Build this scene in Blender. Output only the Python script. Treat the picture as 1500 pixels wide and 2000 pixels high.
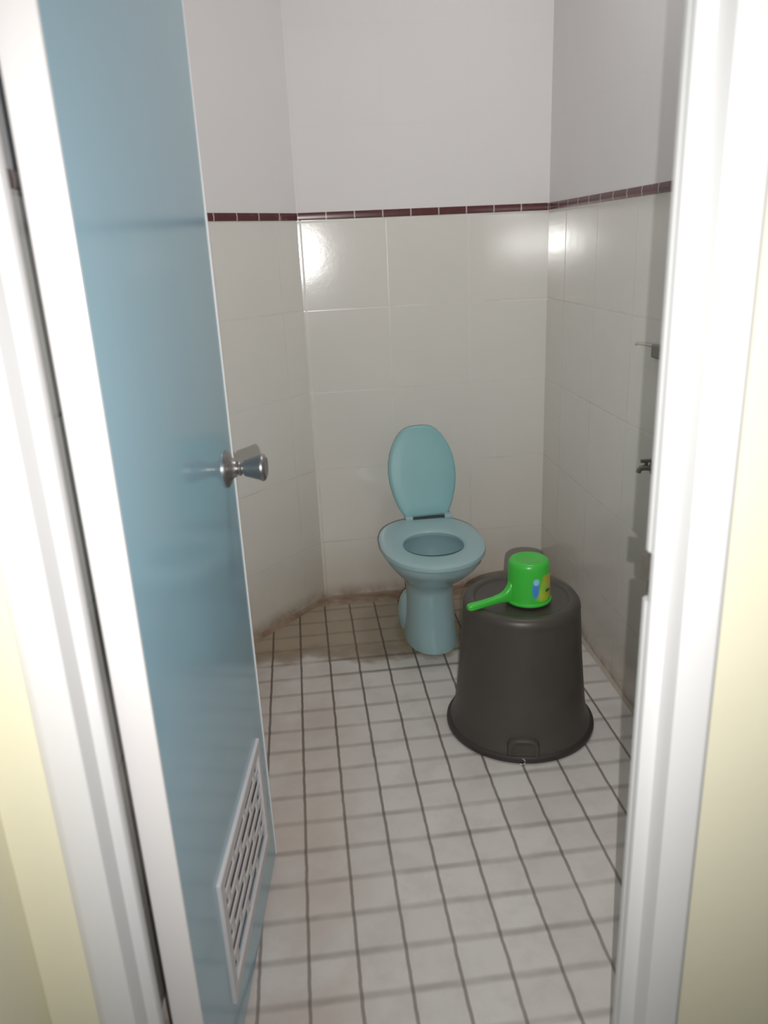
import bpy, bmesh, math, random
from mathutils import Vector, Matrix
random.seed(4)
for o in list(bpy.data.objects): bpy.data.objects.remove(o)
SC = bpy.context.scene
COL = SC.collection
S = 0.1            # one floor tile (0.1 m) is the drawing unit

# ------------------------------------------------------------------ camera
def V(x, y, z): return Vector((x*S, y*S, z*S))
cam = bpy.data.cameras.new('camera'); camo = bpy.data.objects.new('camera', cam); COL.objects.link(camo)
cam.sensor_fit = 'VERTICAL'; cam.sensor_height = 24; cam.sensor_width = 18
cam.lens = 24*1518.3/2000
Rv = Vector((0.99263678, -0.11318303, -0.04314881)); Uv = Vector((0.07750529, 0.31972722, 0.94433439)); Fv = Vector((0.09308678, 0.94072531, -0.32614529))
CP = V(-0.24676, -27.2030, 13.7361)
camo.matrix_world = Matrix(((Rv.x, Uv.x, -Fv.x, CP.x), (Rv.y, Uv.y, -Fv.y, CP.y), (Rv.z, Uv.z, -Fv.z, CP.z), (0, 0, 0, 1)))
cam.clip_start = 0.02
cam.dof.use_dof = True; cam.dof.focus_distance = 2.7; cam.dof.aperture_fstop = 2.6
SC.camera = camo

# ------------------------------------------------------------------ light and exposure
SC.view_settings.view_transform = 'Standard'; SC.view_settings.look = 'None'
SC.view_settings.gamma = 1; SC.view_settings.exposure = 0.0; SC.view_settings.use_curve_mapping = False
w = bpy.data.worlds.new('world'); SC.world = w; w.use_nodes = True
w.node_tree.nodes['Background'].inputs[0].default_value = (0.95, 1.0, 0.93, 1); w.node_tree.nodes['Background'].inputs[1].default_value = 0.06

# the phone's flash, just right of and below the lens
sp = bpy.data.lights.new('phone_flash', 'SPOT'); so = bpy.data.objects.new('phone_flash', sp); COL.objects.link(so)
so.matrix_world = camo.matrix_world.copy()
so.location = CP + Rv*0.030 - Uv*0.040
sp.energy = 80; sp.shadow_soft_size = 0.004; sp.spot_size = math.radians(120); sp.spot_blend = 1.0
sp.color = (1.0, 0.985, 0.96)
so.rotation_mode = 'QUATERNION'
_aim = (V(4.6, 0, 7.2) - so.location).normalized()
so.rotation_quaternion = _aim.to_track_quat('-Z', 'Y')

# bathroom ceiling lamp (fixture built further down)
al = bpy.data.lights.new('ceiling_lamp_light', 'AREA'); ao = bpy.data.objects.new('ceiling_lamp_light', al); COL.objects.link(ao)
al.shape = 'DISK'; al.size = 0.34; al.energy = 6; al.color = (1.0, 0.985, 0.975); ao.location = V(6.2, -9.0, 27.0)

# ------------------------------------------------------------------ helpers
def mat(name, color=(.8, .8, .8), rough=.5, metal=0, spec=.5, bump=None, noise=None, coat=0):
    """principled; noise=(scale, amount) mottles the colour; bump=(scale,strength)"""
    m = bpy.data.materials.new(name); m.use_nodes = True
    nt = m.node_tree; b = nt.nodes['Principled BSDF']
    b.inputs['Base Color'].default_value = (*color, 1); b.inputs['Roughness'].default_value = rough
    b.inputs['Metallic'].default_value = metal; b.inputs['Specular IOR Level'].default_value = spec
    b.inputs['Coat Weight'].default_value = coat
    tc = nt.nodes.new('ShaderNodeTexCoord')
    if noise:
        n = nt.nodes.new('ShaderNodeTexNoise'); n.inputs['Scale'].default_value = noise[0]; n.inputs['Detail'].default_value = 5
        nt.links.new(tc.outputs['Object'], n.inputs['Vector'])
        mx = nt.nodes.new('ShaderNodeMix'); mx.data_type = 'RGBA'
        mx.inputs[6].default_value = (*[c*(1-noise[1]) for c in color], 1); mx.inputs[7].default_value = (*[min(1, c*(1+noise[1])) for c in color], 1)
        nt.links.new(n.outputs['Fac'], mx.inputs[0]); nt.links.new(mx.outputs[2], b.inputs['Base Color'])
    if bump:
        n = nt.nodes.new('ShaderNodeTexNoise'); n.inputs['Scale'].default_value = bump[0]; n.inputs['Detail'].default_value = 3
        nt.links.new(tc.outputs['Object'], n.inputs['Vector'])
        bp = nt.nodes.new('ShaderNodeBump'); bp.inputs['Strength'].default_value = bump[1]; bp.inputs['Distance'].default_value = .002
        nt.links.new(n.outputs['Fac'], bp.inputs['Height']); nt.links.new(bp.outputs[0], b.inputs['Normal'])
    return m

class G:
    """small expression builder for shader graphs"""
    def __init__(s, m):
        s.nt = m.node_tree; s.b = s.nt.nodes['Principled BSDF']
    def n(s, t, **k):
        x = s.nt.nodes.new(t)
        for a, v in k.items(): setattr(x, a, v)
        return x
    def put(s, v, sock):
        if isinstance(v, bpy.types.NodeSocket): s.nt.links.new(v, sock)
        else: sock.default_value = v
    def m(s, op, a, b=0.0, c=0.0):
        x = s.n('ShaderNodeMath', operation=op)
        s.put(a, x.inputs[0]); s.put(b, x.inputs[1]); s.put(c, x.inputs[2]); return x.outputs[0]
    def line(s, u, pitch, off, half, soft):
        """1 on joint lines of u at off + k*pitch"""
        t = s.m('SUBTRACT', u, off); t = s.m('DIVIDE', t, pitch); t = s.m('SUBTRACT', t, s.m('ROUND', t)); t = s.m('ABSOLUTE', t); t = s.m('MULTIPLY', t, pitch)
        return s.ramp(t, half+soft, half)
    def ramp(s, v, a, b, lo=0.0, hi=1.0, smooth=True):
        """lo at v=a, hi at v=b"""
        x = s.n('ShaderNodeMapRange', interpolation_type='SMOOTHSTEP' if smooth else 'LINEAR')
        if a > b:
            a, b, lo, hi = b, a, hi, lo
        s.put(v, x.inputs[0]); s.put(a, x.inputs[1]); s.put(b, x.inputs[2]); s.put(lo, x.inputs[3]); s.put(hi, x.inputs[4]); return x.outputs[0]
    def noise(s, vec, scale, detail=4, rough=.55):
        x = s.n('ShaderNodeTexNoise'); s.nt.links.new(vec, x.inputs['Vector']); x.inputs['Scale'].default_value = scale
        x.inputs['Detail'].default_value = detail; x.inputs['Roughness'].default_value = rough; return x.outputs['Fac']
    def mix(s, f, a, b):
        x = s.n('ShaderNodeMix', data_type='RGBA')
        s.put(f, x.inputs[0])
        for v, i in ((a, 6), (b, 7)):
            if isinstance(v, tuple): x.inputs[i].default_value = (*v, 1)
            else: s.nt.links.new(v, x.inputs[i])
        return x.outputs[2]
    def bump(s, h, strength, dist):
        x = s.n('ShaderNodeBump'); x.inputs['Strength'].default_value = strength; x.inputs['Distance'].default_value = dist
        s.nt.links.new(h, x.inputs['Height']); s.nt.links.new(x.outputs[0], s.b.inputs['Normal'])

def wall_mat(name, uoff, gl=1.0):
    """white wall tiles 0.304 m square up to 1.462 m, painted plaster above; UV in tile units"""
    m = mat(name, rough=.2); g = G(m)
    uv = g.n('ShaderNodeUVMap'); sx = g.n('ShaderNodeSeparateXYZ'); g.nt.links.new(uv.outputs[0], sx.inputs[0]); u, v = sx.outputs[0], sx.outputs[1]
    geo = g.n('ShaderNodeNewGeometry'); pos = geo.outputs['Position']
    joint = g.m('MAXIMUM', g.line(u, 3.02, uoff, .008, .035), g.line(v, 3.03, 14.58, .01, .04))
    up = g.ramp(v, 14.74, 14.76)
    mot = g.noise(pos, 7)
    tile = g.mix(mot, (.745, .730, .690), (.785, .770, .730))
    # rust coloured dirt close to the floor; a smooth tint darkens towards the bottom
    dn = g.noise(pos, 14, 6, .65)
    low = g.m('MULTIPLY', g.ramp(v, .75, .05), g.ramp(dn, .15, .75))
    lowt = g.m('MULTIPLY', g.ramp(v, 9.0, 0.0), .28)
    tile = g.mix(lowt, tile, (.58, .50, .42))
    tile = g.mix(g.m('MULTIPLY', g.ramp(v, 3.2, .2), g.ramp(g.noise(pos, 5, 4), .1, .7, .2, .5)), tile, (.48, .40, .31))
    tile = g.mix(g.m('MULTIPLY', low, .75), tile, (.22, .13, .075))
    jn = g.ramp(g.noise(pos, 9), .35, .75, .03, .26)
    tile = g.mix(g.m('MULTIPLY', joint, jn), tile, (.36, .33, .29))
    paint = g.mix(g.noise(pos, 4), (.765, .745, .745), (.80, .78, .78))
    col = g.mix(up, tile, paint)
    g.nt.links.new(col, g.b.inputs['Base Color'])
    r = g.ramp(up, 0, 1, .14, .62); r = g.m('ADD', r, g.m('MULTIPLY', joint, .3)); g.nt.links.new(r, g.b.inputs['Roughness'])
    g.b.inputs['Specular IOR Level'].default_value = .75
    tilt = g.m('ADD', g.m('MULTIPLY', g.noise(pos, 55, 2), .25), g.m('MULTIPLY', g.noise(pos, 9, 1), .8)); h = g.m('SUBTRACT', tilt, g.m('MULTIPLY', g.m('MULTIPLY', joint, .45), g.m('SUBTRACT', 1.0, up)))
    g.bump(h, .12, .003)
    return m

def band_mat(name, uoff):
    m = mat(name, rough=.25); g = G(m)
    uv = g.n('ShaderNodeUVMap'); sx = g.n('ShaderNodeSeparateXYZ'); g.nt.links.new(uv.outputs[0], sx.inputs[0]); u = sx.outputs[0]
    geo = g.n('ShaderNodeNewGeometry'); pos = geo.outputs['Position']
    j = g.line(u, 1.007, uoff, .015, .02)
    c = g.mix(g.noise(pos, 40), (.085, .022, .026), (.125, .036, .040))
    c = g.mix(g.m('MULTIPLY', g.ramp(g.noise(pos, 23, 5, .7), .62, .72), .4), c, (.45, .38, .36))
    c = g.mix(j, c, (.48, .42, .40))
    g.nt.links.new(c, g.b.inputs['Base Color'])
    return m

def floor_mat():
    m = mat('floor tiles', rough=.35); g = G(m)
    geo = g.n('ShaderNodeNewGeometry'); pos = geo.outputs['Position']; sx = g.n('ShaderNodeSeparateXYZ'); g.nt.links.new(pos, sx.inputs[0])
    X = g.m('DIVIDE', sx.outputs[0], S); Y = g.m('DIVIDE', sx.outputs[1], S)
    wob = g.m('MULTIPLY', g.m('SUBTRACT', g.noise(pos, 22, 2), .5), .05)
    Xw = g.m('ADD', X, wob); Yw = g.m('ADD', Y, wob)
    fx = g.m('FLOOR', X); fy = g.m('FLOOR', Y)
    wn = g.n('ShaderNodeTexWhiteNoise', noise_dimensions='2D'); cx = g.n('ShaderNodeCombineXYZ'); g.put(fx, cx.inputs[0]); g.put(fy, cx.inputs[1]); g.nt.links.new(cx.outputs[0], wn.inputs['Vector'])
    rnd = wn.outputs['Value']
    tile = g.mix(rnd, (.61, .575, .55), (.67, .645, .615))
    blot = g.ramp(g.noise(pos, 9, 6, .65), .42, .66)
    tile = g.mix(g.m('MULTIPLY', blot, .45), tile, (.51, .475, .45))
    # reddish film on the door side
    red = g.m('MULTIPLY', g.ramp(X, 1.6, -.8), g.ramp(g.noise(pos, 5, 4), .2, .65))
    tile = g.mix(g.m('MULTIPLY', red, .65), tile, (.49, .40, .355))
    # brown film under the back wall and around the toilet foot, ragged front edge
    edge = g.m('ADD', Y, g.m('MULTIPLY', g.m('SUBTRACT', g.noise(pos, 8, 3), .5), 2.2))
    edge = g.m('ADD', edge, g.m('MULTIPLY', g.ramp(g.m('ABSOLUTE', g.m('SUBTRACT', X, 1.7)), 0.0, 2.8), -.3))
    film = g.m('MULTIPLY', g.ramp(edge, -3.4, -2.5), g.ramp(X, 7.5, 5.5))
    tile = g.mix(g.m('MULTIPLY', film, .85), tile, (.335, .262, .178))
    rim = g.m('MULTIPLY', g.ramp(edge, -3.5, -2.9), g.m('MULTIPLY', g.ramp(edge, -1.9, -2.6), g.ramp(X, 4.4, 3.2)))
    tile = g.mix(g.m('MULTIPLY', rim, .42), tile, (.20, .145, .085))
    # rusty strips along the back wall
    bk = g.m('MULTIPLY', g.ramp(Y, 1.2, 1.55), g.ramp(g.noise(pos, 16, 5, .65), .3, .65))
    tile = g.mix(g.m('MULTIPLY', bk, .8), tile, (.23, .12, .07))
    # yellowish ring around the foot of the toilet
    dx = g.m('DIVIDE', g.m('SUBTRACT', X, 3.8), 1.22); dy = g.m('DIVIDE', g.m('ADD', Y, 1.55), 2.0)
    d = g.m('SQRT', g.m('ADD', g.m('MULTIPLY', dx, dx), g.m('MULTIPLY', dy, dy)))
    ring = g.ramp(g.m('ADD', d, g.m('MULTIPLY', g.m('SUBTRACT', g.noise(pos, 20, 3), .5), .3)), 1.12, .92)
    tile = g.mix(g.m('MULTIPLY', ring, .75), tile, (.25, .20, .105))
    # pale scuffs
    tile = g.mix(g.m('MULTIPLY', g.ramp(g.noise(pos, 13, 6, .7), .6, .78), .25), tile, (.70, .69, .66))
    # joints: dark crisp ones along the room, paler smeared ones across it
    nj = g.noise(pos, 7, 3)
    jx = g.line(Xw, 1.0, 0.0, .018, .035); jy = g.line(Yw, 1.0, 0.0, .02, .12)
    keep = g.ramp(Y, 1.42, 1.34)
    jx = g.m('MULTIPLY', jx, keep); jy = g.m('MULTIPLY', jy, keep)
    dark = g.m('MULTIPLY', g.ramp(g.m('ABSOLUTE', g.m('ADD', Y, 3.5)), .9, .2), g.ramp(g.m('ABSOLUTE', g.m('SUBTRACT', X, 2.6)), 3.6, 2.4))
    sy = g.m('ADD', g.ramp(nj, .3, .7, .20, .42), g.m('MULTIPLY', g.m('MULTIPLY', dark, g.ramp(X, -.3, .1, .4, 1.0)), .5))
    sxs = g.ramp(Y, -17.0, -3.0, .62, .86)
    sxs = g.m('MULTIPLY', sxs, g.ramp(nj, .2, .5, .85, 1.0))
    tile = g.mix(g.m('MULTIPLY', jy, sy), tile, (.115, .085, .065))
    tile = g.mix(g.m('MULTIPLY', jx, sxs), tile, (.085, .058, .042))
    g.nt.links.new(tile, g.b.inputs['Base Color'])
    r = g.m('ADD', .34, g.m('MULTIPLY', g.noise(pos, 12, 3), .22)); g.nt.links.new(r, g.b.inputs['Roughness'])
    h = g.m('SUBTRACT', g.m('MULTIPLY', g.noise(pos, 60, 3), .25), g.m('MAXIMUM', jx, jy)); g.bump(h, .25, .002)
    return m

def mesh_obj(name, bm, m, parent=None, smooth=False, loc=None):
    me = bpy.data.meshes.new(name); bmesh.ops.recalc_face_normals(bm, faces=bm.faces) if len(bm.faces) > 1 else None
    bm.to_mesh(me); bm.free()
    for p in me.polygons: p.use_smooth = smooth
    if m: me.materials.append(m)
    o = bpy.data.objects.new(name, me); COL.objects.link(o)
    if loc is not None: o.location = loc
    if parent: o.parent = parent
    if smooth:
        me.set_sharp_from_angle(angle=math.radians(40))
    return o
def empty(name, loc):
    o = bpy.data.objects.new(name, None); COL.objects.link(o); o.location = loc; o.empty_display_size = .05; return o
def tag(o, label=None, cat=None, group=None, kind=None):
    if label: o['label'] = label
    if cat: o['category'] = cat
    if group: o['group'] = group
    if kind: o['kind'] = kind
    return o
def box(bm, a, b, bevel=0):
    x0, y0, z0 = [min(p, q)*S for p, q in zip(a, b)]; x1, y1, z1 = [max(p, q)*S for p, q in zip(a, b)]
    vs = [bm.verts.new(c) for c in ((x0, y0, z0), (x1, y0, z0), (x1, y1, z0), (x0, y1, z0), (x0, y0, z1), (x1, y0, z1), (x1, y1, z1), (x0, y1, z1))]
    fs = [bm.faces.new([vs[i] for i in f]) for f in ((3, 2, 1, 0), (4, 5, 6, 7), (0, 1, 5, 4), (1, 2, 6, 5), (2, 3, 7, 6), (3, 0, 4, 7))]
    if bevel: bmesh.ops.bevel(bm, geom=list({e for f in fs for e in f.edges}), offset=bevel*S, segments=2, affect='EDGES', profile=.5)
def prism(bm, pts, z0, z1, bevel=0):
    """extrude a plan outline (tile units)"""
    lo = [bm.verts.new((x*S, y*S, z0*S)) for x, y in pts]; hi = [bm.verts.new((x*S, y*S, z1*S)) for x, y in pts]
    n = len(pts); bm.faces.new(lo[::-1]); bm.faces.new(hi)
    for i in range(n):
        bm.faces.new((lo[i], lo[(i+1) % n], hi[(i+1) % n], hi[i]))
    if bevel:
        es = [e for v in lo for e in v.link_edges if e.other_vert(v) in hi]
        bmesh.ops.bevel(bm, geom=es, offset=bevel*S, segments=3, affect='EDGES', profile=.5)
def loft(bm, rings, cap0=True, cap1=True):
    R_ = [[bm.verts.new((x*S, y*S, z*S)) for x, y, z in r] for r in rings]
    for a, b in zip(R_, R_[1:]):
        n = len(a)
        for i in range(n): bm.faces.new((a[i], a[(i+1) % n], b[(i+1) % n], b[i]))
    if cap0: bm.faces.new(R_[0][::-1])
    if cap1: bm.faces.new(R_[-1])
    return R_
def ell(cx, cy, z, rx, ry, n=64, p=2.0, pr=None):
    out = []
    for i in range(n):
        t = 2*math.pi*i/n; c, s = math.cos(t), math.sin(t)
        e = 2/(pr if (pr and s > 0) else p)
        out.append((cx+rx*math.copysign(abs(c)**e, c), cy+ry*math.copysign(abs(s)**e, s), z))
    return out
def lathe(bm, prof, n=64, cx=0, cy=0, cap0=False, cap1=False):
    return loft(bm, [ell(cx, cy, z, r, r, n) for r, z in prof], cap0, cap1)
def tube(bm, pts, rad, n=12, flat=1.0):
    """tube along points (tile units); rad list or number"""
    P = [Vector(p) for p in pts]; rr = rad if isinstance(rad, (list, tuple)) else [rad]*len(P)
    rings = []
    up = Vector((0, 0, 1))
    for i, p in enumerate(P):
        d = (P[min(i+1, len(P)-1)]-P[max(i-1, 0)]).normalized()
        a = d.cross(up)
        a = a.normalized() if a.length > .05 else d.cross(Vector((1, 0, 0))).normalized()
        b = a.cross(d).normalized()
        rings.append([tuple(p+a*(math.cos(t)*rr[i])+b*(math.sin(t)*rr[i]*flat)) for t in [2*math.pi*k/n for k in range(n)]])
    loft(bm, rings)

# ------------------------------------------------------------------ room shell
H = 27.2
def wall_slab(name, p0, p1, th, m, z0=0, z1=H, u0=0.0):
    """inner face from p0 to p1 (thickness behind it, to the right of travel); UV u runs from p0"""
    a = Vector(p0); b = Vector(p1); d = (b-a).normalized(); nrm = Vector((d.y, -d.x))*th
    q = [a, b, b+nrm, a+nrm]
    bm = bmesh.new(); uvl = bm.loops.layers.uv.new('UVMap')
    lo = [bm.verts.new((v.x*S, v.y*S, z0*S)) for v in q]; hi = [bm.verts.new((v.x*S, v.y*S, z1*S)) for v in q]
    bm.faces.new(lo); bm.faces.new(hi[::-1])
    for i in range(4): bm.faces.new((lo[i], lo[(i+1) % 4], hi[(i+1) % 4], hi[i]))
    for f in bm.faces:
        for l in f.loops:
            c = l.vert.co/S; l[uvl].uv = ((Vector((c.x, c.y))-a).dot(d)+u0, c.z)
    return mesh_obj(name, bm, m)
PL = Vector((0.05, 2.17)); dL = Vector((-.669, -.743)).normalized()
tL = (-3.83-PL.x)/dL.x; PK = PL+dL*tL          # where the slanted wall meets the side wall
PR = Vector((9.18, 2.17)); PR2 = Vector((8.86, -18.5))
def st(o, label, cat): return tag(o, label, cat, kind='structure')
st(wall_slab('wall_back', (PR.x, PR.y), (PL.x, PL.y), 1.2, wall_mat('back wall tiles', -.04), u0=0), 'white tiled back wall behind the blue toilet, painted above the maroon band', 'wall')
st(wall_slab('wall_left_slanted', PL, PK, 1.2, wall_mat('slanted wall tiles', 1.1)), 'slanted tiled wall between the open door and the back wall', 'wall')
st(wall_slab('wall_left', PK, (-3.83, -18.5), 1.0, wall_mat('left wall tiles', .4)), 'grey shaded tiled wall glimpsed through the gap behind the blue door', 'wall')
st(wall_slab('wall_right', PR2, PR, 1.2, wall_mat('right wall tiles', .55)), 'tiled right wall beside the black bucket, crossed by a door frame shadow', 'wall')

def band(name, p0, p1, uoff, label):
    a = Vector(p0); b = Vector(p1); d = (b-a).normalized(); nrm = Vector((-d.y, d.x))
    bm = bmesh.new(); uvl = bm.loops.layers.uv.new('UVMap')
    prof = [(-.01, 14.62), (.035, 14.64), (.05, 14.75), (.035, 14.86), (-.01, 14.88)]
    A = [bm.verts.new(((a.x+nrm.x*t)*S, (a.y+nrm.y*t)*S, z*S)) for t, z in prof]
    B = [bm.verts.new(((b.x+nrm.x*t)*S, (b.y+nrm.y*t)*S, z*S)) for t, z in prof]
    for i in range(4): bm.faces.new((A[i], A[i+1], B[i+1], B[i]))
    bm.faces.new(A[::-1]); bm.faces.new(B); bm.faces.new((A[4], A[0], B[0], B[4]))
    for f in bm.faces:
        for l in f.loops:
            c = l.vert.co/S; l[uvl].uv = ((Vector((c.x, c.y))-a).dot(d), c.z)
    o = mesh_obj(name, bm, band_mat(name+' tiles', uoff), smooth=True)
    return st(o, label, 'tile border')
# inner side is to the left of travel: back wall right-to-left, then down the left
band('trim_1', PR, PL, .04, 'thin maroon border of small tiles running across the back wall')
band('trim_2', PL, PK, .92, 'short maroon border piece on the slanted wall beside the open door')
band('trim_3', PK, (-3.83, -18.5), .4, 'maroon border seen through the gap between door edge and frame')
band('trim_4', PR2, PR, .3, 'maroon border rising along the right wall toward the door frame')

bm = bmesh.new(); box(bm, (-5.2, -18.5, -1), (10.6, 3.6, 0))
st(mesh_obj('floor', bm, floor_mat()), 'dirty white floor of small square tiles with dark joints', 'floor')
hall_floor = mat('hall floor', (.42, .40, .36), .5, noise=(12, .1))
bm = bmesh.new(); box(bm, (-4.2, -40, -1), (16, -18.5, 0))
st(mesh_obj('floor_hall', bm, hall_floor), 'plain hallway floor in front of the bathroom doorway', 'floor')
ceil_m = mat('ceiling paint', (.82, .80, .80), .7, noise=(3, .03))
bm = bmesh.new(); box(bm, (-5.2, -18.5, H), (10.6, 3.6, H+1))
st(mesh_obj('ceiling', bm, ceil_m), 'white painted bathroom ceiling above the tiled walls', 'ceiling')

# sloping mortar skirts at the wall foot
skirt_m = mat('skirt mortar', rough=.6); g = G(skirt_m)
_p = g.n('ShaderNodeNewGeometry').outputs['Position']
g.nt.links.new(g.mix(g.ramp(g.noise(_p, 10, 3, .5), .3, .7), (.36, .275, .20), (.22, .135, .09)), g.b.inputs['Base Color'])
def skirt(name, p0, p1, w_, h_, label, m=skirt_m):
    a = Vector(p0); b = Vector(p1); d = (b-a).normalized(); nrm = Vector((-d.y, d.x))
    bm = bmesh.new()
    pr_ = [(-.02, 0), (-.02, h_), (w_*.35, h_*.35), (w_, 0.004)]
    A = [bm.verts.new(((a.x+nrm.x*t)*S, (a.y+nrm.y*t)*S, z*S)) for t, z in pr_]; B = [bm.verts.new(((b.x+nrm.x*t)*S, (b.y+nrm.y*t)*S, z*S)) for t, z in pr_]
    for i in range(4): bm.faces.new((A[i], A[(i+1) % 4], B[(i+1) % 4], B[i]))
    bm.faces.new(A[::-1]); bm.faces.new(B)
    return st(mesh_obj(name, bm, m), label, 'skirting')
skirt('baseboard_back', PR, PL, .20, .09, 'rust-stained mortar skirt along the foot of the back wall')
skirt('baseboard_left', PL, PK, .24, .10, 'brown dirty mortar skirt below the slanted wall beside the door')
skirt_r = mat('skirt mortar pale', (.42, .37, .32), .6, noise=(15, .2))
skirt('baseboard_right', PR2, PR, .12, .08, 'pale mortar line at the foot of the right wall beside the bucket', skirt_r)

# hallway side: cream walls either side of the doorway
cream = mat('cream paint', (.74, .705, .54), .6, noise=(5, .03), bump=(40, .15))
bm = bmesh.new(); prism(bm, [(-4.2, -19.13), (-3.20, -19.13), (-3.20, -18.5), (-4.2, -18.5)], 0, H)
st(mesh_obj('wall_front_left', bm, cream), 'narrow cream painted wall strip left of the white door frame', 'wall')
bm = bmesh.new(); prism(bm, [(-5.4, -40), (-4.2, -40), (-4.2, -18.5), (-5.4, -18.5)], 0, H)
st(mesh_obj('wall_hall_left', bm, cream), 'olive cream hallway side wall at the lower left corner', 'wall')
bm = bmesh.new(); prism(bm, [(4.30, -19.13), (16, -19.13), (16, -18.5), (4.30, -18.5)], 0, H)
st(mesh_obj('wall_front_right', bm, cream), 'cream painted hallway wall right of the white door frame', 'wall')
bm = bmesh.new(); box(bm, (-3.2, -19.13, 21.0), (4.3, -18.5, H))
st(mesh_obj('wall_front_top', bm, cream), 'cream wall above the bathroom doorway', 'wall')

# ------------------------------------------------------------------ door frame (stepped profiles)
frame_m = mat('white door frame', (.66, .655, .66), .32, noise=(6, .02), bump=(30, .05))
# left jamb: room side, rebate, bright step, groove, wide face
LJ = [(-3.30, -18.46), (-2.97, -18.46), (-2.97, -18.70), (-3.12, -18.72), (-3.13, -19.17), (-3.50, -19.19), (-3.60, -19.15), (-3.60, -19.05), (-3.30, -19.05)]
bm = bmesh.new(); prism(bm, LJ, 0, 21.0, .018)
trimL = st(mesh_obj('trim_5', bm, frame_m, smooth=True), 'white stepped door frame upright on the hinge side, left', 'door frame')
RJ = [(4.40, -18.46), (3.97, -18.46), (3.91, -18.50), (3.91, -18.60), (3.93, -18.615), (3.91, -18.63), (3.92, -18.75), (4.12, -18.78), (4.13, -19.15), (4.56, -19.20), (4.64, -19.15), (4.64, -19.05), (4.40, -19.05)]
# a notch is cut into the room-side edge of the jamb for the latch
bm = bmesh.new(); prism(bm, RJ, 0, 9.28, .008); prism(bm, RJ, 9.95, 21.0, .008)
RN = [(4.40, -18.46), (4.08, -18.46), (4.08, -18.64), (3.915, -18.645), (3.92, -18.75), (4.12, -18.78), (4.13, -19.15), (4.56, -19.20), (4.64, -19.15), (4.64, -19.05), (4.40, -19.05)]
prism(bm, RN, 9.28, 9.95, .006)
trimR = st(mesh_obj('trim_6', bm, frame_m, smooth=True), 'white stepped door frame upright on the latch side, right', 'door frame')
steel = mat('brushed steel', (.40, .38, .385), .36, metal=1, noise=(60, .08))
dsteel = mat('dull steel', (.25, .23, .21), .45, metal=1, noise=(40, .2))
bm = bmesh.new()
box(bm, (3.99, -18.66, 9.33), (4.07, -18.44, 9.9)); prism(bm, [(3.905, -18.40), (3.99, -18.50), (4.0, -18.46), (3.92, -18.37)], 9.50, 9.84)
tag(mesh_obj('strike_plate', bm, dsteel, trimR), 'dark metal strike plate in the frame notch')
bm = bmesh.new(); box(bm, (-3.2, -19.17, 20.6), (4.4, -18.46, 21.2), .02)
st(mesh_obj('trim_7', bm, frame_m), 'white head of the door frame above the opening', 'door frame')

# ------------------------------------------------------------------ door, opened inward
dd = Vector((.1192, .9929)); dn = Vector((.9929, -.1192))
HN = Vector((-2.46, -18.36)); DW = 6.34; TH = .44
def dpt(t, s, z):  # along door from hinge, out of the face, height
    q = HN+dd*t+dn*s; return (q.x, q.y, z)
def dbox(bm, t0, t1, s0, s1, z0, z1, bevel=0):
    c = [dpt(t, s, z) for z in (z0, z1) for (t, s) in ((t0, s0), (t1, s0), (t1, s1), (t0, s1))]
    vs = [bm.verts.new(Vector(q)*S) for q in c]
    fs = [bm.faces.new([vs[i] for i in f]) for f in ((3, 2, 1, 0), (4, 5, 6, 7), (0, 1, 5, 4), (1, 2, 6, 5), (2, 3, 7, 6), (3, 0, 4, 7))]
    if bevel: bmesh.ops.bevel(bm, geom=list({e for f in fs for e in f.edges}), offset=bevel*S, segments=2, affect='EDGES', profile=.5)
blue = mat('blue door skin', (.30, .475, .575), .13, spec=.55, noise=(3, .04), bump=(9, .10))
white_pvc = mat('white plastic edge', (.72, .70, .70), .35, noise=(8, .02))
door = empty('door_1', Vector(dpt(0, -TH/2, .13))*S)
st(door, 'glossy pale blue plastic door standing open into the bathroom', 'door')
def dpart(name, bm, m, parent=door, smooth=False):
    o = mesh_obj(name, bm, m, smooth=smooth); o.parent = parent
    if parent is door: o.matrix_parent_inverse = Matrix.Translation(door.location).inverted()
    return o
GT0, GT1, GZ0, GZ1 = 1.55, 5.62, 1.22, 3.86
bm = bmesh.new()
# the panel leaves an opening for the vent
for a in ((0.03, GT0+.15, .13, 20.4), (GT1-.15, DW-.03, .13, 20.4), (GT0+.15, GT1-.15, .13, GZ0+.15), (GT0+.15, GT1-.15, GZ1-.15, 20.4)):
    dbox(bm, a[0], a[1], -TH+.01, 0, a[2], a[3])
bmesh.ops.remove_doubles(bm, verts=bm.verts, dist=1e-6)
dpart('door_panel', bm, blue)
bm = bmesh.new(); dbox(bm, -.03, .03, -TH, .012, .12, 20.42, .012)
tag(dpart('edge_strip', bm, white_pvc), 'white hinge-side edge of the door')
bm = bmesh.new(); dbox(bm, DW-.03, DW+.015, -TH, .022, .12, 20.42, .006)
tag(dpart('edge_strip', bm, white_pvc), 'thin white latch-side edge of the door')
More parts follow.
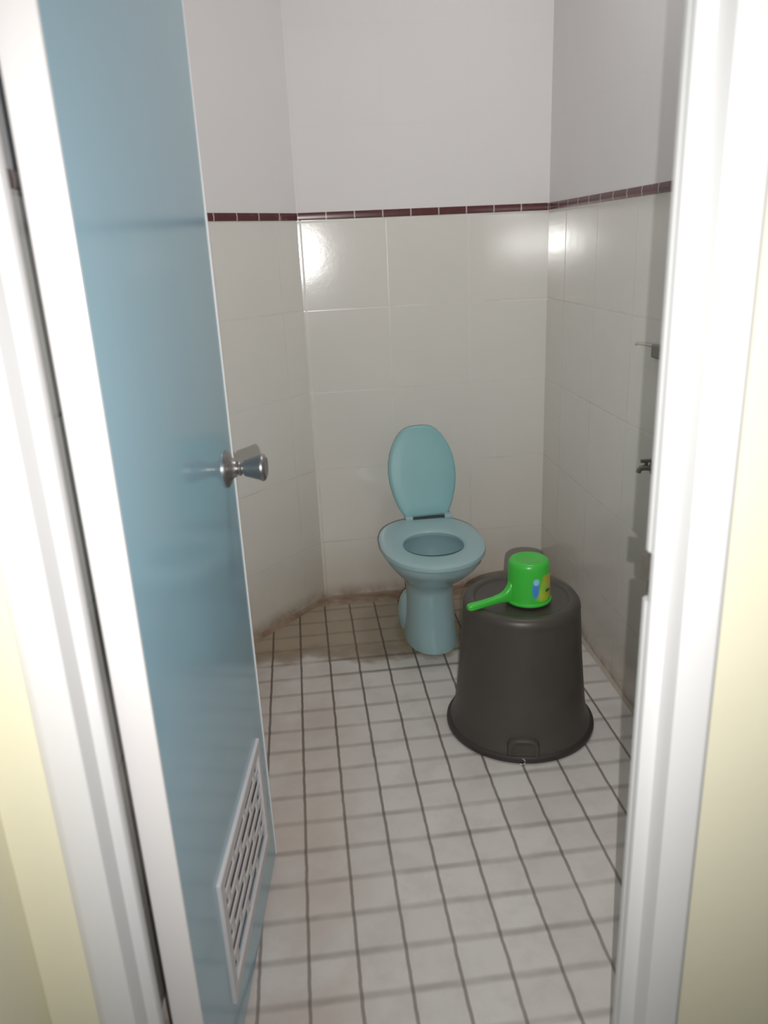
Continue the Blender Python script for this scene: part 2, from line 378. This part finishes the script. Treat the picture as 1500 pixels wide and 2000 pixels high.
# vent grille: frame, thin slats, staggered bridges
vent_m = mat('vent plastic', (.58, .56, .57), .4, noise=(20, .06))
bm = bmesh.new(); fw = .26
dbox(bm, GT0, GT1, -.02, .07, GZ0, GZ0+fw, .02); dbox(bm, GT0, GT1, -.02, .07, GZ1-fw, GZ1, .02)
dbox(bm, GT0, GT0+fw, -.02, .07, GZ0+fw*.9, GZ1-fw*.9, .02); dbox(bm, GT1-fw, GT1, -.02, .07, GZ0+fw*.9, GZ1-fw*.9, .02)
vent = dpart('vent_grille', bm, vent_m); tag(vent, 'white plastic vent grille low in the door')
nr = 6; zz0, zz1 = GZ0+fw, GZ1-fw; pz = (zz1-zz0)/nr
bm = bmesh.new()
for k in range(1, nr): dbox(bm, GT0+fw*.8, GT1-fw*.8, -.01, .025, zz0+k*pz-.06, zz0+k*pz+.06)
for k in range(nr):
    off = (k % 2)*.55+.1
    t = GT0+fw+.28+off
    while t < GT1-fw-.1:
        dbox(bm, t-.07, t+.07, -.01, .022, zz0+k*pz, zz0+(k+1)*pz); t += 1.1
o = dpart('slats', bm, vent_m, parent=vent)
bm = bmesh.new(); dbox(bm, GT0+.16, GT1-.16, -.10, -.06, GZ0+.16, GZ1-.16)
dpart('vent_backing', bm, mat('vent slot shade', (.09, .055, .052), .8, noise=(60, .3)), parent=vent)  # dark sheet stands in for the shade inside the vent slots
# knob (axis = face normal)
KB = Vector(dpt(DW-.69+.05, 0, 9.82))
def axis_lathe(bm, prof, n=56):
    a = Vector((dn.x, dn.y, 0)); b = Vector((dd.x, dd.y, 0)); c = Vector((0, 0, 1))
    rings = [[tuple(KB+a*s+b*(r*math.cos(t))+c*(r*math.sin(t))) for t in [2*math.pi*k/n for k in range(n)]] for r, s in prof]
    loft(bm, rings)
bm = bmesh.new(); axis_lathe(bm, [(.36, .0), (.36, .03), (.34, .05), (.30, .075), (.22, .10), (.17, .16), (.155, .20)])
knob_base = dpart('door_handle', bm, steel, smooth=True); tag(knob_base, 'round stainless steel door knob with flared grip')
bm = bmesh.new(); axis_lathe(bm, [(.10, .15), (.10, .23), (.135, .24), (.145, .26), (.135, .285), (.11, .30), (.11, .33), (.15, .345), (.17, .40), (.245, .66), (.26, .675), (.262, .70), (.245, .735), (.19, .765), (.18, .755), (.05, .75)])
dpart('grip', bm, steel, parent=knob_base, smooth=True)
bm = bmesh.new(); dbox(bm, DW+.012, DW+.03, -.33, -.11, 9.3, 10.3)
tag(dpart('latch_plate', bm, steel), 'small steel latch plate')

# ------------------------------------------------------------------ toilet
tz = mat('blue ceramic', (.34, .51, .545), .22, noise=(7, .07), coat=.3)
TX = 3.80
toilet = empty('toilet', V(TX, -1.6, 0))
tag(toilet, 'pale blue ceramic toilet with raised oval lid against the back wall', 'toilet')
def tpart(name, bm, m, parent=toilet, smooth=True, root=True):
    o = mesh_obj(name, bm, m, smooth=smooth); o.parent = parent
    if root: o.matrix_parent_inverse = Matrix.Translation(toilet.location).inverted()
    return o
outer = [(0.0, -1.75, .96, 1.55), (.12, -1.75, .955, 1.54), (.5, -1.78, .90, 1.46), (1.0, -1.76, .855, 1.38), (1.6, -1.72, .82, 1.27), (2.0, -1.70, .83, 1.22), (2.25, -1.72, .86, 1.26),
         (2.5, -1.82, .98, 1.42), (2.8, -2.03, 1.18, 1.72), (3.1, -2.22, 1.38, 2.0), (3.4, -2.37, 1.57, 2.23), (3.62, -2.45, 1.69, 2.36), (3.78, -2.47, 1.72, 2.39)]
bm = bmesh.new()
rings = [ell(TX, cy, z, rx, ry, 72, 2.15) for z, cy, rx, ry in outer]
rings += [ell(TX, -2.47, 3.80, 1.68, 2.34, 72, 2.1), ell(TX, -2.66, 3.80, 1.16, 1.36, 72), ell(TX, -2.66, 3.60, 1.22, 1.42, 72), ell(TX, -2.5, 3.2, 1.1, 1.3, 72), ell(TX, -2.2, 2.7, .75, .85, 72), ell(TX, -2.0, 2.35, .4, .45, 72)]
loft(bm, rings)
bowl = tpart('bowl', bm, tz); tag(bowl, 'blue ceramic bowl on a waisted pedestal foot')
bm = bmesh.new(); loft(bm, [ell(TX, -.75, z, rx, ry, 48, 2.2) for z, rx, ry in ((0, 1.02, 1.0), (.35, 1.07, 1.05), (.7, 1.06, 1.0), (1.0, .98, .9), (1.25, .86, .7), (1.4, .5, .5))])
tpart('trapway', bm, tz)
# outlet neck to the wall
bm = bmesh.new(); tube(bm, [(TX, -.2, .9), (TX, 1.0, .95), (TX, 2.12, 1.0)], [.55, .5, .5], 24)
tpart('outlet_pipe', bm, tz)
bm = bmesh.new(); loft(bm, [ell(TX, -2.2, 2.74, .74, .84, 48)]+[ell(TX, -2.2, 2.75, .02, .02, 48)], False, True)
wm = mat('water', (.22, .30, .30), .05); tpart('water_surface', bm, wm)
# seat ring: flat, rounded edges
def seat_rings():
    o = []
    for (ex, ez) in ((0, 3.80), (.04, 3.83), (.05, 3.90), (.03, 3.97), (-.04, 4.01), (-.18, 4.03)):
        o.append(ell(TX, -2.47, ez, 1.75+ex, 2.42+ex, 72, 2.12, 2.5))
    for (ix, ez) in ((.14, 4.025), (.05, 4.0), (0, 3.95), (.0, 3.86), (.03, 3.80)):
        o.append(ell(TX+.02, -2.74, ez, 1.03+ix, 1.17+ix, 72, 2.05))
    return o
bm = bmesh.new(); R_ = loft(bm, seat_rings(), False, False)
n = len(R_[0])
for i in range(n): bm.faces.new((R_[-1][i], R_[-1][(i+1) % n], R_[0][(i+1) % n], R_[0][i]))
seat_m = mat('blue plastic seat', (.36, .52, .555), .35, noise=(9, .05))
seat = tpart('seat', bm, seat_m)
# dark strip painted as the shaded gap under the lid, then the hinge lugs
hx0, hx1 = 3.28, 4.90
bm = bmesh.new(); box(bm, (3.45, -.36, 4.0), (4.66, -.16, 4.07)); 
tag(tpart('hinge_gap_shade', bm, mat('hinge shade', (.05, .06, .06), .6, noise=(20, .2)), smooth=False), 'dark strip painted as the shaded gap under the lid')
for hx in (3.34, 4.80):
    bm = bmesh.new(); box(bm, (hx-.14, -.42, 4.0), (hx+.14, -.06, 4.16), .04)
    tpart('hinge', bm, seat_m, smooth=False)
# lid: rounded egg plate, upright, leaning back a little
LIDB = Vector((4.02, -.14, 4.06)); LIDT = Vector((3.90, .72, 7.33))
ax = (LIDT-LIDB); LL = ax.length; ax.normalize(); sx_ = Vector((1, 0, 0)); sx_ = (sx_-ax*sx_.dot(ax)).normalized(); nz_ = sx_.cross(ax)  # toward the wall or the room
prof = [(0, .74), (.04, .80), (.2, .90), (.4, 1.0), (.65, 1.08), (.95, 1.17), (1.3, 1.235), (1.7, 1.255), (2.1, 1.22), (2.45, 1.13), (2.75, 1.00), (3.0, .85), (3.18, .69), (3.28, .56), (3.35, .40), (3.385, .2)]
sc_ = LL/3.385
out = [(w_, h_*sc_) for h_, w_ in prof]+[(-w_, h_*sc_) for h_, w_ in prof[::-1]]
def lidring(inset, off):
    c = Vector((0, 1.75)); r = []
    for a_, h_ in out:
        v = Vector((a_, h_))-c; v = v*(1-inset/max(v.length, .01)); v += c
        q = LIDB+sx_*v.x+ax*v.y+nz_*off; r.append(tuple(q))
    return r
bm = bmesh.new()
loft(bm, [lidring(.10, -.09), lidring(.03, -.08), lidring(0, -.04), lidring(0, .02), lidring(.03, .06), lidring(.12, .085), lidring(.5, .10)])
tag(tpart('lid', bm, mat('lid plastic', (.265, .50, .53), .42, noise=(6, .06))), 'blue oval toilet lid standing upright')

# ------------------------------------------------------------------ black bucket, upside down
black = mat('black bucket plastic', (.066, .058, .050), .42, noise=(10, .15), bump=(26, .1))
BX, BY = 5.50, -7.60
bucket = empty('bucket', V(BX, BY, 0)); tag(bucket, 'large black plastic bucket turned upside down on the tiled floor', 'bucket')
def bpart(name, bm, m, parent=bucket, smooth=True):
    o = mesh_obj(name, bm, m, smooth=smooth, parent=parent); return o
bp_ = [(2.08, .17), (2.085, .20), (2.03, .33), (1.965, .48), (1.92, .64), (1.875, 1.0), (1.81, 1.7), (1.74, 2.5), (1.695, 3.3), (1.665, 3.72), (1.655, 3.80), (1.665, 3.86), (1.655, 3.94), (1.63, 4.03), (1.58, 4.10), (1.50, 4.135), (1.40, 4.135), (1.34, 4.12), (1.30, 4.07), (1.2, 4.055), (.6, 4.055), (.02, 4.055)]
bm = bmesh.new(); lathe(bm, bp_, 96, cap1=True)
R2 = lathe(bm, [(1.97, .02), (1.88, .5), (1.6, 3.7), (.02, 3.9)], 96, cap1=True)
bpart('bucket_body', bm, black)
bm = bmesh.new(); R_ = lathe(bm, [(2.0, .01), (2.12, .01), (2.16, .04), (2.175, .10), (2.165, .17), (2.12, .21), (2.04, .22), (2.0, .15)], 96)
n = 96
for i in range(n): bm.faces.new((R_[-1][i], R_[-1][(i+1) % n], R_[0][(i+1) % n], R_[0][i]))
bpart('rim', bm, mat('bucket rim plastic', (.034, .028, .026), .42, noise=(10, .15)))
# lug at the front that holds the wire handle
bm = bmesh.new()
fa = math.atan2(-2.0, -.45)
fd = Vector((math.cos(fa), math.sin(fa), 0)); ft = Vector((-fd.y, fd.x, 0))
def lugring(k, r0):
    return [tuple(fd*r0+ft*(k*.44*math.copysign(abs(math.cos(t))**.6, math.cos(t)))+Vector((0, 0, .36+k*.33*math.copysign(abs(math.sin(t))**.6, math.sin(t))))) for t in [2*math.pi*i/40 for i in range(40)]]
loft(bm, [lugring(1.05, 1.85), lugring(1.0, 2.03), lugring(.93, 2.07), lugring(.82, 2.075), lugring(.72, 2.05), lugring(.4, 2.045)])
lug = bpart('handle_lug', bm, black)
bm = bmesh.new()
tube(bm, [tuple(fd*2.19+ft*(-.06+.10*math.sin(a))+Vector((0, 0, .13-.10*math.cos(a)))) for a in [math.pi*k/8-.2 for k in range(9)]], .022, 8)
tag(bpart('wire_end', bm, mat('bright wire', (.8, .8, .78), .2, metal=1, noise=(30, .05)), parent=lug), 'bright bent end of the wire handle')

# ------------------------------------------------------------------ green dipper on the bucket
green = mat('green plastic', (.055, .52, .055), .3, noise=(12, .06))
GX, GY, GZ = 5.62, -7.88, 4.14
dip = empty('dipper', V(GX, GY, GZ)); tag(dip, 'bright green plastic water dipper with long handle, upside down on the black bucket', 'dipper')
bm = bmesh.new()
lathe(bm, [(.62, .0), (.64, .02), (.64, .07), (.615, .09), (.605, .16), (.575, .9), (.565, 1.08), (.55, 1.16), (.51, 1.215), (.43, 1.235), (.36, 1.225), (.33, 1.215), (.02, 1.215)], 72, cap1=True)
lathe(bm, [(.60, .01), (.58, .1), (.54, 1.12), (.02, 1.15)], 72, cap1=True)
tag(mesh_obj('cup', bm, green, dip, True), None)
# handle: deep where it leaves the cup, thinner to the end
hd = Vector((3.80-GX, -8.32-GY, 0)).normalized(); hs = Vector((-hd.y, hd.x, 0))
bm = bmesh.new()
st_ = [(.48, .34, .35, .13), (.56, .34, .33, .13), (.64, .27, .25, .125), (.74, .215, .17, .12), (.88, .185, .125, .115), (1.1, .155, .105, .11), (1.4, .125, .10, .11), (1.70, .105, .10, .12), (1.82, .10, .095, .115), (1.88, .10, .06, .07)]
rings = []
for d_, zc, hz, hw in st_:
    rings.append([tuple(hd*d_+hs*(hw*math.copysign(abs(math.cos(t))**.7, math.cos(t)))+Vector((0, 0, zc+hz*math.copysign(abs(math.sin(t))**.7, math.sin(t))))) for t in [2*math.pi*i/28 for i in range(28)]])
loft(bm, rings)
mesh_obj('handle', bm, green, dip, True)
# printed sticker: curved patch with abstract colour blotches
sm = mat('printed sticker', rough=.3); g = G(sm)
uv = g.n('ShaderNodeUVMap'); sxx = g.n('ShaderNodeSeparateXYZ'); g.nt.links.new(uv.outputs[0], sxx.inputs[0]); u, v = sxx.outputs[0], sxx.outputs[1]
def blob(cx, cy, rx, ry):
    a = g.m('DIVIDE', g.m('SUBTRACT', u, cx), rx); b = g.m('DIVIDE', g.m('SUBTRACT', v, cy), ry)
    return g.ramp(g.m('ADD', g.m('MULTIPLY', a, a), g.m('MULTIPLY', b, b)), 1.7, .35)
c = g.mix(blob(.60, .28, .42, .32), (.055, .52, .055), (.40, .58, .05))
c = g.mix(blob(.72, .62, .34, .42), c, (.52, .42, .04))
c = g.mix(blob(.50, .55, .16, .20), c, (.30, .55, .06))
c = g.mix(blob(.80, .50, .10, .16), c, (.62, .45, .06))
c = g.mix(blob(.62, .38, .09, .06), c, (.03, .14, .02))
c = g.mix(blob(.74, .36, .07, .05), c, (.04, .17, .02))
c = g.mix(blob(.16, .50, .12, .34), c, (.07, .26, .62))
c = g.mix(blob(.18, .78, .10, .12), c, (.30, .60, .90))
g.nt.links.new(c, g.b.inputs['Base Color'])
bm = bmesh.new(); uvl = bm.loops.layers.uv.new('UVMap')
a0, a1, zs0, zs1 = math.radians(-100), math.radians(-18), .14, .90
NU, NV = 16, 5; grid = []
for j in range(NV+1):
    row = []
    for i in range(NU+1):
        a_ = a0+(a1-a0)*i/NU; z_ = zs0+(zs1-zs0)*j/NV; r_ = .605-(z_-.16)*(.03/.74)+.006
        vv = bm.verts.new(Vector((r_*math.cos(a_), r_*math.sin(a_), z_))*S); row.append(vv)
    grid.append(row)
for j in range(NV):
    for i in range(NU):
        f = bm.faces.new((grid[j][i], grid[j][i+1], grid[j+1][i+1], grid[j+1][i]))
        for l, (ui, vj) in zip(f.loops, ((i, j), (i+1, j), (i+1, j+1), (i, j+1))): l[uvl].uv = (ui/NU, vj/NV)
me = bpy.data.meshes.new('sticker'); bm.to_mesh(me); bm.free(); me.materials.append(sm)
for p_ in me.polygons: p_.use_smooth = True
so_ = bpy.data.objects.new('sticker', me); COL.objects.link(so_); so_.parent = dip; tag(so_, 'blue and yellow printed patch on the cup')

# ------------------------------------------------------------------ fittings on the right wall, half hidden by the frame
greyp = mat('grey fitting', (.20, .20, .19), .35, metal=.6, noise=(20, .1))
WX = 8.86+(9.18-8.86)*(-8.2+18.5)/20.67
tap = empty('water_tap', V(WX, -8.0, 7.72)); tag(tap, 'small grey water tap low on the right wall at the frame edge', 'tap')
bm = bmesh.new(); tube(bm, [(0, 0, 0), (-.10, 0, 0)], .17, 20); mesh_obj('flange', bm, greyp, tap, True)
bm = bmesh.new(); tube(bm, [(-.08, 0, 0), (-.28, .02, .03), (-.38, .03, .02), (-.43, .03, -.03), (-.45, .03, -.10)], [.075, .075, .075, .07, .065], 14)
mesh_obj('spout', bm, greyp, tap, True)
bm = bmesh.new(); tube(bm, [(-.25, .02, .05), (-.25, .02, .2)], .05, 10); tube(bm, [(-.12, .02, .22), (-.40, .02, .22)], .05, 10); mesh_obj('tap_lever', bm, greyp, tap, True)
WX2 = WX
hook = empty('wall_hook', V(WX2, -7.75, 10.9)); tag(hook, 'pale wall hook with a thin arm above the tap on right wall', 'hook')
pale = mat('pale plastic hook', (.50, .50, .46), .4, noise=(20, .05)); dark = mat('hook shade grey', (.24, .24, .23), .5, noise=(20, .1))  # the darker grey paints shade onto the hook's body
bm = bmesh.new(); box(bm, (-.10, -.32, -.30), (0.0, .30, .06), .05); mesh_obj('back_plate', bm, dark, hook)
bm = bmesh.new(); tube(bm, [(-.04, .2, -.0), (-.10, .6, .0), (-.10, 1.15, -.03), (-.10, 1.2, -.08)], .035, 8); mesh_obj('arm', bm, pale, hook, True)

# ------------------------------------------------------------------ ceiling lamp fixture (above the picture)
lamp = empty('ceiling_light', V(6.2, -9.0, H)); tag(lamp, 'round white ceiling lamp above the middle of the bathroom', 'ceiling light')
bm = bmesh.new(); lathe(bm, [(1.9, 0), (1.95, -.05), (1.9, -.12), (1.75, -.15), (.02, -.15)], 48, cap0=True, cap1=True); mesh_obj('base', bm, white_pvc, lamp, True)
